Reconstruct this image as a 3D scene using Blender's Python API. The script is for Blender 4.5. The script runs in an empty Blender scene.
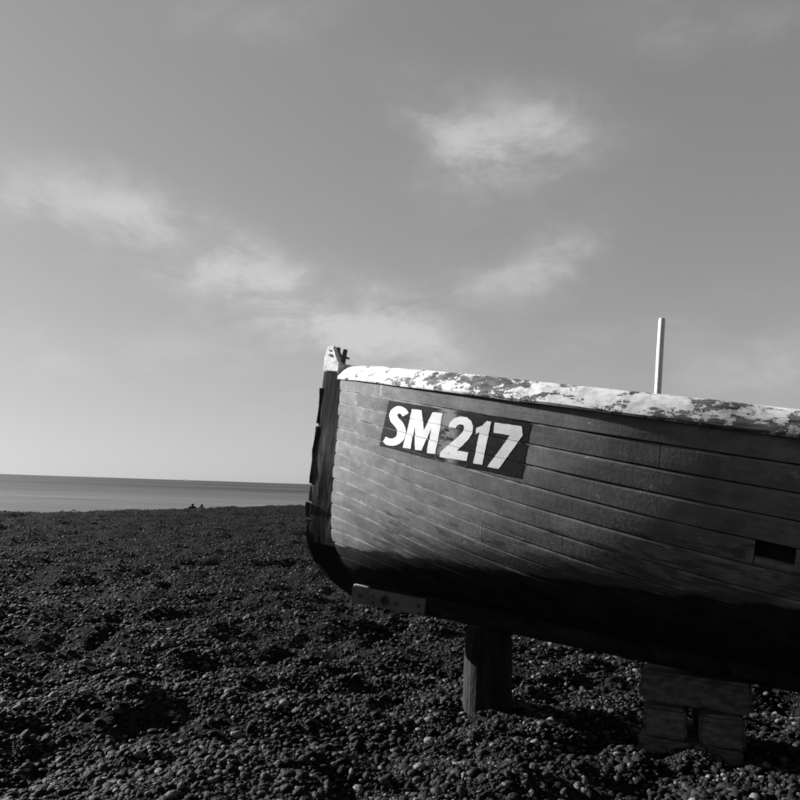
import bpy, bmesh, math, random
import numpy as np
from mathutils import Vector, Matrix

sc = bpy.context.scene
COL = sc.collection
rad = math.radians
random.seed(7)

# ------------------------------------------------------------------ camera
EYE = 1.3
PITCH, ROLL, FPX = rad(7.081), rad(1.88), 700.0
fw = Vector((0, math.cos(PITCH), math.sin(PITCH)))
up0 = Vector((0, -math.sin(PITCH), math.cos(PITCH)))
rt0 = Vector((1, 0, 0))
rt = rt0 * math.cos(ROLL) + up0 * math.sin(ROLL)
up = up0 * math.cos(ROLL) - rt0 * math.sin(ROLL)
cam_d = bpy.data.cameras.new('camera')
cam_d.sensor_width = 36.0
cam_d.lens = 36.0 * FPX / 800.0
cam_d.clip_start = 0.05
cam_d.clip_end = 60000
cam = bpy.data.objects.new('camera', cam_d)
COL.objects.link(cam)
m = Matrix((rt, up, -fw)).transposed().to_4x4()
m.translation = (0, 0, EYE)
cam.matrix_world = m
sc.camera = cam

# ------------------------------------------------------------------ light
SUN_AZ = -63.0      # degrees from +Y towards +X
SUN_EL = 20.0
SKY_STRENGTH = 0.05
SUN_STRENGTH = 5.0
EXPOSURE = 1.9
SKY_P, SKY_K = 0.56, 0.98
sun_vec = Vector((math.sin(rad(SUN_AZ)) * math.cos(rad(SUN_EL)), math.cos(rad(SUN_AZ)) * math.cos(rad(SUN_EL)), math.sin(rad(SUN_EL))))
sd = bpy.data.lights.new('sun', 'SUN')
sd.energy = SUN_STRENGTH
sd.angle = rad(0.53)
sd.color = (1, 1, 1)          # monochrome film
so = bpy.data.objects.new('sun', sd)
COL.objects.link(so)
so.rotation_euler = sun_vec.to_track_quat('Z', 'Y').to_euler()
so.location = sun_vec * 30

sc.view_settings.view_transform = 'Standard'
sc.view_settings.look = 'None'
sc.view_settings.gamma = 1
sc.view_settings.use_curve_mapping = False
sc.view_settings.exposure = EXPOSURE
sc.cycles.use_denoising = True
sc.cycles.use_adaptive_sampling = True
sc.cycles.adaptive_threshold = 0.02
sc.cycles.filter_width = 2.0
sc.cycles.max_bounces = 4
sc.cycles.diffuse_bounces = 2
sc.cycles.glossy_bounces = 2
sc.cycles.caustics_reflective = False


# ------------------------------------------------------------------ node helper
class NT:
    def __init__(self, tree):
        self.t = tree
        tree.nodes.clear()

    def n(self, typ, **kw):
        nd = self.t.nodes.new(typ)
        for k, v in kw.items():
            setattr(nd, k, v)
        return nd

    def put(self, sock, val):
        if val is None:
            return
        if isinstance(val, bpy.types.NodeSocket):
            self.t.links.new(val, sock)
        else:
            sock.default_value = val

    def m(self, op, a, b=None, c=None, clamp=False):
        nd = self.n('ShaderNodeMath', operation=op, use_clamp=clamp)
        for s, v in zip(nd.inputs, (a, b, c)):
            self.put(s, v)
        return nd.outputs[0]

    def vm(self, op, a, b=None):
        nd = self.n('ShaderNodeVectorMath', operation=op)
        self.put(nd.inputs[0], a)
        self.put(nd.inputs[1], b)
        return nd.outputs['Value'] if op in ('DOT_PRODUCT', 'LENGTH', 'DISTANCE') else nd.outputs[0]

    def ramp(self, x, lo, hi, a=0.0, b=1.0, smooth=True):
        nd = self.n('ShaderNodeMapRange')
        if smooth:
            nd.interpolation_type = 'SMOOTHSTEP'
        self.put(nd.inputs[0], x)
        for i, v in enumerate((lo, hi, a, b)):
            self.put(nd.inputs[i + 1], v)
        return nd.outputs[0]

    def noise(self, vec, scale, detail=4.0, rough=0.55, dist=0.0, w=None):
        nd = self.n('ShaderNodeTexNoise')
        self.put(nd.inputs['Vector'], vec)
        nd.inputs['Scale'].default_value = scale
        nd.inputs['Detail'].default_value = detail
        nd.inputs['Roughness'].default_value = rough
        nd.inputs['Distortion'].default_value = dist
        return nd.outputs[0]

    def mapv(self, vec, scale=(1, 1, 1), loc=(0, 0, 0), rot=(0, 0, 0)):
        nd = self.n('ShaderNodeMapping')
        self.put(nd.inputs[0], vec)
        nd.inputs['Location'].default_value = loc
        nd.inputs['Rotation'].default_value = rot
        nd.inputs['Scale'].default_value = scale
        return nd.outputs[0]

    def mix(self, f, a, b):          # scalar mix
        nd = self.n('ShaderNodeMix', data_type='FLOAT')
        self.put(nd.inputs[0], f)
        self.put(nd.inputs[2], a)
        self.put(nd.inputs[3], b)
        return nd.outputs[0]

    def grey(self, v):
        nd = self.n('ShaderNodeCombineColor')
        for i in range(3):
            self.put(nd.inputs[i], v)
        return nd.outputs[0]


def new_mat(name):
    mt = bpy.data.materials.new(name)
    mt.use_nodes = True
    return mt, NT(mt.node_tree)


def finish(t, value, rough=0.6, spec=0.3, bump=None, bstr=0.3, bdist=0.01, metal=0.0):
    p = t.n('ShaderNodeBsdfPrincipled')
    t.put(p.inputs['Base Color'], t.grey(value))
    t.put(p.inputs['Roughness'], rough)
    p.inputs['Specular IOR Level'].default_value = spec
    p.inputs['Metallic'].default_value = metal
    if bump is not None:
        b = t.n('ShaderNodeBump')
        b.inputs['Strength'].default_value = bstr
        b.inputs['Distance'].default_value = bdist
        t.put(b.inputs['Height'], bump)
        t.put(p.inputs['Normal'], b.outputs[0])
    o = t.n('ShaderNodeOutputMaterial')
    t.put(o.inputs[0], p.outputs[0])


# ------------------------------------------------------------------ sky
world = bpy.data.worlds.new('World')
sc.world = world
world.use_nodes = True
t = NT(world.node_tree)
sky = t.n('ShaderNodeTexSky', sky_type='NISHITA')
sky.sun_disc = False
sky.sun_elevation = rad(SUN_EL)
sky.sun_rotation = rad(SUN_AZ)
sky.altitude = 0
sky.air_density = 1.0
sky.dust_density = 0.3
sky.ozone_density = 1.0
sep = t.n('ShaderNodeSeparateColor')
t.put(sep.inputs[0], sky.outputs[0])
# panchromatic film behind a yellow-red filter
lum = t.m('ADD', t.m('MULTIPLY', sep.outputs[0], 0.35), t.m('ADD', t.m('MULTIPLY', sep.outputs[1], 0.40), t.m('MULTIPLY', sep.outputs[2], 0.25)))
tc = t.n('ShaderNodeTexCoord')
dirv = t.vm('NORMALIZE', tc.outputs['Generated'])
sx = t.n('ShaderNodeSeparateXYZ')
t.put(sx.inputs[0], dirv)
az = t.m('MULTIPLY', t.m('ARCTAN2', sx.outputs[0], sx.outputs[1]), 57.2958)
el = t.m('MULTIPLY', t.m('ARCSINE', sx.outputs[2]), 57.2958)
d1 = t.m('SUBTRACT', t.noise(dirv, 6.0, 7, 0.66), 0.5)
d2 = t.m('SUBTRACT', t.noise(t.vm('ADD', dirv, (3.1, 1.7, 5.2)), 6.0, 7, 0.66), 0.5)
azd = t.m('ADD', az, t.m('MULTIPLY', d1, 13.0))
eld = t.m('ADD', el, t.m('MULTIPLY', d2, 6.0))
CLOUDS = [  # azimuth, elevation, half length, half height, tilt, density
    (8.8, 26.6, 6.2, 2.9, 3, 0.70), (3.2, 27.6, 4.5, 1.6, -12, 0.34), (12.0, 18.6, 5.5, 2.4, 24, 0.34), (7.5, 17.0, 5.0, 1.8, 25, 0.22),
    (-33.0, 20.6, 9.0, 2.2, -4, 0.34), (-22.5, 19.4, 8.0, 2.2, -8, 0.40), (-15.5, 17.3, 7.0, 2.4, -20, 0.34), (-10.0, 15.0, 7.0, 2.6, -20, 0.36),
    (-3.5, 12.8, 6.5, 2.6, -14, 0.46), (1.5, 11.2, 4.5, 1.9, -8, 0.32), (29.0, 9.4, 8.0, 2.2, 6, 0.36), (-26, 9.0, 12, 2.2, 3, 0.22), (20, 13, 9, 1.8, 6, 0.18),
    (-4, 10, 22, 7, -6, 0.16), (2, 31.5, 7, 1.4, -4, 0.18), (-14, 35, 9, 1.8, 8, 0.2), (24, 34, 8, 1.7, -6, 0.22),
    (-48, 27, 9, 2.0, -6, 0.4), (46, 22, 8, 2.0, 10, 0.4), (64, 12, 9, 1.5, 0, 0.35), (-75, 15, 10, 1.8, 6, 0.35),
    (95, 28, 9, 2.4, -8, 0.4), (-110, 24, 10, 2.0, 6, 0.4), (140, 18, 10, 2.0, 3, 0.35), (-150, 30, 10, 2.4, -5, 0.4),
]
tot = None
for (ca, ce, wa, we, rot, den) in CLOUDS:
    c_, s_ = math.cos(rad(rot)), math.sin(rad(rot))
    da = t.m('SUBTRACT', azd, ca)
    de = t.m('SUBTRACT', eld, ce)
    a = t.m('ADD', t.m('MULTIPLY', da, c_ / wa), t.m('MULTIPLY', de, s_ / wa))
    b = t.m('SUBTRACT', t.m('MULTIPLY', de, c_ / we), t.m('MULTIPLY', da, s_ / we))
    g = t.m('EXPONENT', t.m('MULTIPLY', t.m('ADD', t.m('MULTIPLY', a, a), t.m('MULTIPLY', b, b)), -0.8))
    g = t.m('MULTIPLY', g, den)
    tot = g if tot is None else t.m('ADD', tot, g)
fib = t.noise(t.mapv(dirv, (9, 9, 19), rot=(0.0, rad(14), 0)), 1.0, 7, 0.6, 0.4)
fine_f = t.noise(t.mapv(dirv, (26, 26, 60), rot=(0.0, rad(20), 0)), 1.0, 6, 0.65, 0.5)
shape = t.m('MULTIPLY', tot, t.m('ADD', t.ramp(fib, 0.32, 0.68, 0.35, 1.25), t.m('MULTIPLY', t.m('SUBTRACT', fine_f, 0.5), 0.5)))
dens = t.m('MULTIPLY', t.ramp(shape, -0.1, 1.05), 0.56, clamp=True)
dens = t.m('SUBTRACT', dens, 0.014, clamp=True)
CLOUD_RAD = 4.2
world.cycles.sampling_method = 'MANUAL'
world.cycles.sample_map_resolution = 256
# power curve compresses the sky's brightness and weakens the glow near the sun
lum = t.m('MULTIPLY', t.m('POWER', lum, SKY_P), SKY_K)
lum2 = t.mix(dens, lum, CLOUD_RAD)
bg = t.n('ShaderNodeBackground')
t.put(bg.inputs[0], t.grey(lum2))
bg.inputs[1].default_value = SKY_STRENGTH
wo = t.n('ShaderNodeOutputWorld')
t.put(wo.inputs[0], bg.outputs[0])

# ------------------------------------------------------------------ object helpers


def link(o):
    COL.objects.link(o)
    return o


def tag(o, label=None, cat=None, group=None, kind=None):
    if label: o['label'] = label
    if cat: o['category'] = cat
    if group: o['group'] = group
    if kind: o['kind'] = kind
    return o


def mesh_obj(name, verts, faces, mat, parent=None, smooth=False, uvs=None, uvs2=None):
    me = bpy.data.meshes.new(name)
    me.from_pydata([tuple(map(float, v)) for v in verts], [], faces)
    if uvs is not None:
        ul = me.uv_layers.new(name='UVMap')
        idx = np.zeros(len(me.loops), dtype=np.int32)
        me.loops.foreach_get('vertex_index', idx)
        ul.data.foreach_set('uv', np.asarray(uvs, dtype=np.float32)[idx].ravel())
    if uvs2 is not None:
        ul = me.uv_layers.new(name='along')
        ul.data.foreach_set('uv', np.asarray(uvs2, dtype=np.float32)[idx].ravel())
    if mat: me.materials.append(mat)
    if smooth:
        me.polygons.foreach_set('use_smooth', [True] * len(me.polygons))
    me.update()
    o = link(bpy.data.objects.new(name, me))
    if parent: o.parent = parent
    return o


def bm_obj(name, bm, mat, parent=None, smooth=False):
    bmesh.ops.recalc_face_normals(bm, faces=bm.faces)
    me = bpy.data.meshes.new(name)
    bm.to_mesh(me)
    bm.free()
    if mat: me.materials.append(mat)
    if smooth:
        me.polygons.foreach_set('use_smooth', [True] * len(me.polygons))
    o = link(bpy.data.objects.new(name, me))
    if parent: o.parent = parent
    return o


def empty(name, loc=(0, 0, 0)):
    o = link(bpy.data.objects.new(name, None))
    o.location = loc
    o.empty_display_size = 0.2
    return o


_lat = np.random.RandomState(11).rand(8, 256, 256)


def vnoise(x, y, s=0):
    x = np.asarray(x, float) + 1000.0
    y = np.asarray(y, float) + 1000.0
    xi = np.floor(x).astype(int); yi = np.floor(y).astype(int)
    fx = x - xi; fy = y - yi
    fx = fx * fx * (3 - 2 * fx); fy = fy * fy * (3 - 2 * fy)
    L = _lat[s % 8]
    g = lambda i, j: L[(xi + i) % 256, (yi + j) % 256]
    return (g(0, 0) * (1 - fx) + g(1, 0) * fx) * (1 - fy) + (g(0, 1) * (1 - fx) + g(1, 1) * fx) * fy - 0.5


# ------------------------------------------------------------------ beach and sea
SEA_Z = -5.0
CP = np.array([-12.1, 21.2]); CN = np.array([-0.912, 0.410])   # crest line point, seaward normal


def beach_z(x, y, fine=True):
    x = np.asarray(x, float); y = np.asarray(y, float)
    d = (x - CP[0]) * CN[0] + (y - CP[1]) * CN[1]
    r = np.hypot(x, y)
    d = d + 1.0 * vnoise(x / 9, y / 9, 6)
    z = -0.125 * np.where(d > 0, np.sqrt(d * d + 4.0) - 2.0, 0.0)
    z = z + 0.10 * np.exp(-(d / 3.0) ** 2) * 0.6
    far = np.clip(1 - (r - 60) / 60, 0, 1)
    z = z + far * (0.12 * vnoise(x / 3.1, y / 3.1, 0))
    if fine:
        z = z + far * (0.13 * vnoise(x / 0.55, y / 0.42, 1) + 0.13 * np.abs(vnoise(x / 0.30, y / 0.23, 2)) + 0.05 * vnoise(x / 0.14, y / 0.12, 3))
        # trodden hollows
        h = vnoise(x / 0.42 + 7, y / 0.36 + 3, 4)
        z = z - far * 0.16 * np.clip(h - 0.12, 0, 1)
    return np.maximum(z, SEA_Z - 3.0)


front = np.arange(-52, 52.01, 0.33)
rest = np.arange(52, 308, 4.0)[1:]
ang = np.radians(np.concatenate([front, rest]))
rr_ = np.concatenate([[0.02], np.exp(np.linspace(math.log(0.5), math.log(140), 430)), [180, 260, 420, 800, 1600, 4000]])
A, Rr = np.meshgrid(ang, rr_)
X = Rr * np.sin(A); Y = Rr * np.cos(A)
Zb = beach_z(X, Y)
na, nr = len(ang), len(rr_)
verts = np.stack([X, Y, Zb], -1).reshape(-1, 3)
i0 = (np.arange(nr - 1)[:, None] * na + np.arange(na)[None]).ravel()
j1 = (np.arange(nr - 1)[:, None] * na + (np.arange(na)[None] + 1) % na).ravel()
faces = np.stack([i0, j1, j1 + na, i0 + na], -1)

mt, t = new_mat('shingle_ground')
geo = t.n('ShaderNodeNewGeometry')
pos = geo.outputs['Position']
vor = t.n('ShaderNodeTexVoronoi')
t.put(vor.inputs['Vector'], pos)
vor.inputs['Scale'].default_value = 24
vorf = t.n('ShaderNodeTexVoronoi')
t.put(vorf.inputs['Vector'], pos)
vorf.inputs['Scale'].default_value = 70
big = t.noise(pos, 0.8, 3)
val = t.m('MULTIPLY', t.ramp(vor.outputs['Color'], 0.2, 1.0, 0.005, 0.019), t.ramp(big, 0.3, 0.7, 0.75, 1.15))
hgt = t.m('ADD', t.m('MULTIPLY', vor.outputs['Distance'], -1.0), t.m('MULTIPLY', vorf.outputs['Distance'], -0.35))
finish(t, val, 0.95, 0.01, hgt, 0.9, 0.03)
M_GROUND = mt
beach = mesh_obj('beach', verts, faces.tolist(), M_GROUND, smooth=True)
tag(beach, kind='structure')

mt, t = new_mat('sea_water')
geo = t.n('ShaderNodeNewGeometry')
pos = geo.outputs['Position']
w1 = t.noise(t.mapv(pos, (0.10, 0.35, 0.3), rot=(0, 0, rad(20))), 1.0, 6, 0.65)
w2 = t.noise(t.mapv(pos, (0.012, 0.045, 0.05), rot=(0, 0, rad(20))), 1.0, 4, 0.6)
band = t.noise(t.mapv(pos, (0.0006, 0.0035, 0.001), rot=(0, 0, rad(-8))), 1.0, 3, 0.6)
dist = t.vm('LENGTH', pos)
shoal = t.ramp(dist, 120, 520, 1.0, 0.0)
chop = t.noise(t.mapv(pos, (0.02, 0.16, 0.1), rot=(0, 0, rad(12))), 1.0, 7, 0.7)
val = t.m('MULTIPLY', t.m('ADD', t.ramp(band, 0.38, 0.62, 0.006, 0.034), t.m('MULTIPLY', shoal, 0.05)), t.ramp(chop, 0.35, 0.68, 0.7, 1.5))
finish(t, val, 0.5, 0.12, t.m('ADD', w1, t.m('MULTIPLY', w2, 3.0)), 1.0, 0.55)
M_SEA = mt
S = 40000
sea = mesh_obj('sea', [(-S, -S, SEA_Z), (S, -S, SEA_Z), (S, S, SEA_Z), (-S, S, SEA_Z)], [(0, 1, 2, 3)], M_SEA)
tag(sea, kind='structure')

# loose pebbles: real stones, scattered by geometry nodes
mt, t = new_mat('pebble_stone')
oi = t.n('ShaderNodeObjectInfo')
tcn = t.n('ShaderNodeTexCoord')
rv = oi.outputs['Random']
spk = t.noise(tcn.outputs['Object'], 2.3, 3)
base = t.m('ADD', 0.005, t.m('ADD', t.m('MULTIPLY', t.m('POWER', rv, 2.2), 0.032), t.ramp(rv, 0.86, 1.0, 0.0, 0.07)))
finish(t, t.m('MULTIPLY', base, t.ramp(spk, 0.3, 0.7, 0.75, 1.2)), 0.7, 0.06, spk, 0.3, 0.1)
M_PEB = mt
peb_col = bpy.data.collections.new('pebble_shapes')
prs = np.random.RandomState(5)
for k in range(6):
    bm = bmesh.new()
    bmesh.ops.create_icosphere(bm, subdivisions=2, radius=1.0)
    ph = prs.rand(6) * 6.28
    for v in bm.verts:
        c = v.co
        f = 1 + 0.16 * math.sin(2.1 * c.x + ph[0]) + 0.14 * math.sin(2.7 * c.y + ph[1]) + 0.12 * math.sin(3.1 * c.z + c.x * 1.7 + ph[2])
        v.co = Vector((c.x * f, c.y * f * (0.62 + 0.06 * k), c.z * f * (0.42 + 0.05 * (k % 4))))
    me = bpy.data.meshes.new('pebble_shape')
    bm.to_mesh(me); bm.free()
    me.polygons.foreach_set('use_smooth', [True] * len(me.polygons))
    me.materials.append(M_PEB)
    peb_col.objects.link(bpy.data.objects.new('pebble_shape', me))
NP = 420000
pr = np.random.RandomState(3)
rp = np.exp(pr.uniform(math.log(1.5), math.log(40), NP))
ap = np.radians(pr.uniform(-46, 46, NP))
px, py = rp * np.sin(ap), rp * np.cos(ap)
sz = np.exp(pr.normal(math.log(0.0066), 0.60, NP)) * (1 + rp / 26.0)
sz = np.clip(sz, 0.003, 0.030)
clump = vnoise(px / 0.5, py / 0.5, 5)
keep = pr.rand(NP) < np.clip(0.72 + 1.2 * clump, 0.1, 1)
px, py, sz, rp = px[keep], py[keep], sz[keep], rp[keep]
pz = beach_z(px, py) + sz * 0.18
pme = bpy.data.meshes.new('pebbles')
pme.from_pydata(np.stack([px, py, pz], -1).tolist(), [], [])
at = pme.attributes.new('size', 'FLOAT', 'POINT')
at.data.foreach_set('value', sz.astype(np.float32))
pob = link(bpy.data.objects.new('pebbles', pme))
tag(pob, 'loose grey shingle pebbles covering the beach around the boat', 'pebbles', kind='stuff')
ng = bpy.data.node_groups.new('scatter_pebbles', 'GeometryNodeTree')
ng.interface.new_socket('Geometry', in_out='INPUT', socket_type='NodeSocketGeometry')
ng.interface.new_socket('Geometry', in_out='OUTPUT', socket_type='NodeSocketGeometry')
gi = ng.nodes.new('NodeGroupInput'); go = ng.nodes.new('NodeGroupOutput')
iop = ng.nodes.new('GeometryNodeInstanceOnPoints')
ci = ng.nodes.new('GeometryNodeCollectionInfo')
ci.inputs['Collection'].default_value = peb_col
ci.inputs['Separate Children'].default_value = True
ci.inputs['Reset Children'].default_value = True
iop.inputs['Pick Instance'].default_value = True
na_ = ng.nodes.new('GeometryNodeInputNamedAttribute'); na_.data_type = 'FLOAT'
na_.inputs['Name'].default_value = 'size'
rvv = ng.nodes.new('FunctionNodeRandomValue'); rvv.data_type = 'FLOAT_VECTOR'
rvv.inputs[0].default_value = (-0.5, -0.5, 0); rvv.inputs[1].default_value = (0.5, 0.5, 6.283)
e2r = ng.nodes.new('FunctionNodeEulerToRotation')
ng.links.new(gi.outputs[0], iop.inputs['Points'])
ng.links.new(ci.outputs[0], iop.inputs['Instance'])
ng.links.new(rvv.outputs[0], e2r.inputs[0])
ng.links.new(e2r.outputs[0], iop.inputs['Rotation'])
ng.links.new(na_.outputs[0], iop.inputs['Scale'])
ng.links.new(iop.outputs[0], go.inputs[0])
md = pob.modifiers.new('scatter', 'NODES')
md.node_group = ng

# ------------------------------------------------------------------ hull surface (boat space: x aft, out = outboard, z up)
L, XM, NS = 7.5, 4.0, 16
H_, h1, h2 = 1.2833, -0.08473, 0.008564
B0, n0, B1, n1, dd1, B2, n2, dd2 = 1.16942, 3.38418, 1.10706, 3.1838, 0.60136, 1.24401, 1.38955, 0.0888
k1, k2, FFX, RK = -0.017943, 0.0060728, 0.114556, -0.038645


def shp(x, n):
    tt = np.clip(x / XM, 0, 1)
    return (1 - (1 - tt) ** n) * np.where(x > XM, 1 - .22 * ((x - XM) / (L - XM)) ** 2, 1)


def sheer_z(x): return H_ + h1 * x + h2 * x * x
def keel_z(x): return k1 * x + k2 * x * x


NU, NV = 500, 161
_u = np.linspace(0, 1, NU)
x0 = RK + _u * (L - RK); C0 = np.stack([x0, B0 * shp(x0 - RK, n0), sheer_z(x0)], -1)
x1 = _u * L; C1 = np.stack([x1, B1 * shp(x1, n1), sheer_z(x1) * (1 - dd1)], -1)
x2 = -.05 + _u * (L + .05); C2 = np.stack([x2, B2 * shp(x2 + .05, n2), sheer_z(x2) * dd2 + keel_z(x2)], -1)
x3 = FFX + _u * (L - FFX); C3 = np.stack([x3, .045 * np.minimum(1, _u * 30), keel_z(x3)], -1)
vv = np.linspace(0, 1, 120)[:, None, None]
SS = (1 - vv) ** 3 * C0 + 3 * (1 - vv) ** 2 * vv * C1 + 3 * (1 - vv) * vv ** 2 * C2 + vv ** 3 * C3
dl = np.linalg.norm(np.diff(SS, axis=0), axis=-1)
cl = np.concatenate([np.zeros((1, NU)), np.cumsum(dl, 0)], 0)
GIRTH = cl[-1].copy()
cl = cl / cl[-1]
TAB = np.zeros((NU, NV, 3))
_v = np.linspace(0, 1, NV)
for i in range(NU):
    for k in range(3):
        TAB[i, :, k] = np.interp(_v, cl[:, i], SS[:, i, k])
dU = np.gradient(TAB, axis=0); dV = np.gradient(TAB, axis=1)
NRM = np.cross(dV, dU)
NRM /= np.linalg.norm(NRM, axis=-1, keepdims=True) + 1e-12
NRM[NRM[..., 1] < -0.2] *= -1
for i in range(4):                      # the stem line itself is degenerate
    NRM[i] = NRM[4]


def _samp(T, u, v):
    a = np.clip(np.asarray(u, float), 0, 1) * (NU - 1); b = np.clip(np.asarray(v, float), 0, 1) * (NV - 1)
    i = np.minimum(a.astype(int), NU - 2); j = np.minimum(b.astype(int), NV - 2)
    fa = (a - i)[..., None]; fb = (b - j)[..., None]
    return (T[i, j] * (1 - fa) + T[i + 1, j] * fa) * (1 - fb) + (T[i, j + 1] * (1 - fa) + T[i + 1, j + 1] * fa) * fb


def girth(u): return np.interp(u, _u, GIRTH)


def hull(u, v, off=0.0, side=1):
    u, v, off = np.broadcast_arrays(np.asarray(u, float), np.asarray(v, float), np.asarray(off, float))
    p = _samp(TAB, u, v); n = _samp(NRM, u, v)
    n = n / np.linalg.norm(n, axis=-1, keepdims=True)
    p = p + n * off[..., None]
    p[..., 1] *= -side                  # viewer's side is -y in boat space
    return p


def proud(side, j, u):
    """how far strake j stands off the fair surface"""
    s = j * 3.7 + (0 if side > 0 else 50)
    u = np.asarray(u, float)
    return 0.0022 * math.sin(s * 5.1) + 0.0016 * np.sin(u * 31 + s) + 0.0009 * np.sin(u * 83 + s * 2)


# ------------------------------------------------------------------ boat materials
WL0, WL1 = 0.180, 0.10


def hull_paint(name, kind='side'):
    mt, t = new_mat(name)
    tcn = t.n('ShaderNodeTexCoord')
    ob = tcn.outputs['Object']
    sp = t.n('ShaderNodeSeparateXYZ'); t.put(sp.inputs[0], ob)
    x, y, z = sp.outputs
    oi = t.n('ShaderNodeObjectInfo')
    rnd = oi.outputs['Random']
    uvn = t.n('ShaderNodeUVMap'); uvn.uv_map = 'UVMap'
    us = t.n('ShaderNodeSeparateXYZ'); t.put(us.inputs[0], uvn.outputs[0])
    vfr = us.outputs[1]
    edge = t.m('MULTIPLY', t.m('ABSOLUTE', t.m('SUBTRACT', vfr, 0.5)), 2.0)
    mott = t.noise(ob, 6.0, 5, 0.6)
    un2 = t.n('ShaderNodeUVMap'); un2.uv_map = 'along'
    al = un2.outputs[0]
    grain = t.noise(t.mapv(al, (2.2, 70, 1)), 1.0, 5, 0.62)
    fine = t.noise(ob, 55.0, 3, 0.6)
    streak = t.noise(t.mapv(ob, (16, 16, 1.6)), 1.0, 4, 0.65)
    v = t.m('ADD', 0.110, t.m('MULTIPLY', t.m('SUBTRACT', mott, 0.5), 0.11))
    v = t.m('ADD', v, t.m('MULTIPLY', t.m('SUBTRACT', streak, 0.5), 0.05))
    v = t.m('MULTIPLY', v, t.ramp(t.noise(t.mapv(ob, (12, 12, 20)), 1.0, 4, 0.65), 0.3, 0.7, 0.84, 1.12))
    v = t.m('MULTIPLY', v, t.ramp(rnd, 0, 1, 0.86, 1.14, False))
    v = t.m('MULTIPLY', v, t.ramp(grain, 0.3, 0.7, 0.9, 1.07))
    # pale stopping left along some of the seams, mostly at the hood ends
    endf = t.ramp(us.outputs[0], 0.004, 0.011, 1.0, 0.0)
    fill = t.m('MULTIPLY', t.m('MAXIMUM', t.ramp(edge, 0.80, 0.95), endf), t.ramp(t.noise(t.mapv(ob, (9, 9, 14)), 1.0, 5, 0.65), 0.40, 0.58))
    fill = t.m('MULTIPLY', fill, t.ramp(x, 1.2, 1.9, 1.0, 0.15))
    v = t.mix(t.m('MULTIPLY', fill, 0.7), v, 0.24)
    # knocks with bare pale primer
    chip = t.ramp(t.noise(t.mapv(ob, (14, 30, 34)), 1.0, 4, 0.6), 0.665, 0.70)
    v = t.mix(t.m('MULTIPLY', chip, 0.6), v, 0.25)
    # tar scuffs just above the bottom paint
    wl = t.m('MINIMUM', t.m('ADD', t.m('MULTIPLY', x, WL1), WL0), 0.72)
    hgt = t.m('SUBTRACT', z, wl)
    scn = t.m('ADD', t.m('MULTIPLY', t.noise(t.mapv(al, (4.0, 13, 1)), 1.0, 7, 0.7, 0.5), 0.75), t.m('MULTIPLY', t.noise(t.mapv(al, (3.0, 60, 1)), 1.0, 5, 0.65), 0.25))
    thr = t.m('ADD', 0.425, t.m('MULTIPLY', t.m('MAXIMUM', hgt, 0.0), 0.45))
    thr = t.m('ADD', thr, t.ramp(x, 0.1, 0.65, 0.16, 0.0))
    sc_ = t.ramp(t.m('SUBTRACT', scn, thr), -0.01, 0.07)
    v = t.mix(t.m('MULTIPLY', sc_, 0.75), v, 0.035)
    rub = t.ramp(t.noise(t.mapv(al, (2.6, 8, 1), loc=(3.3, 1.1, 0)), 1.0, 6, 0.72, 0.4), 0.52, 0.66)
    v = t.mix(t.m('MULTIPLY', rub, 0.42), v, 0.05)
    scr = t.ramp(t.noise(t.mapv(al, (5, 150, 1), loc=(7, 2, 0)), 1.0, 3, 0.6), 0.64, 0.70)
    v = t.mix(t.m('MULTIPLY', scr, 0.45), v, 0.035)
    # black bottom paint below the waterline
    edge_n = t.m('MULTIPLY', t.m('SUBTRACT', t.noise(ob, 9, 4), 0.5), 0.035)
    tar = t.ramp(t.m('ADD', hgt, t.m('ADD', edge_n, t.m('MULTIPLY', t.m('SUBTRACT', scn, 0.5), -0.10))), -0.012, 0.010, 1.0, 0.0)
    tarv = t.ramp(mott, 0.3, 0.75, 0.008, 0.022)
    v = t.mix(tar, v, tarv)
    bump = t.m('ADD', t.m('MULTIPLY', grain, 0.5), t.m('ADD', t.m('MULTIPLY', fine, 0.35), t.m('ADD', t.m('MULTIPLY', mott, 0.35), t.m('MULTIPLY', chip, -0.3))))
    finish(t, v, 0.85, 0.04, bump, 0.45, 0.004)
    return mt


M_HULL = hull_paint('weathered_hull_paint')


def plain(name, lo, hi, scale=12, rough=0.6, spec=0.3, stretch=(1, 1, 1), bstr=0.4, bd=0.004, metal=0):
    mt, t = new_mat(name)
    tcn = t.n('ShaderNodeTexCoord')
    nz = t.noise(t.mapv(tcn.outputs['Object'], stretch), scale, 6, 0.65)
    nf = t.noise(tcn.outputs['Object'], scale * 7, 3, 0.6)
    finish(t, t.m('MULTIPLY', t.ramp(nz, 0.3, 0.7, lo, hi), t.ramp(nf, 0.3, 0.7, 0.85, 1.12)), rough, spec, t.m('ADD', nz, t.m('MULTIPLY', nf, 0.4)), bstr, bd, metal)
    return mt


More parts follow.
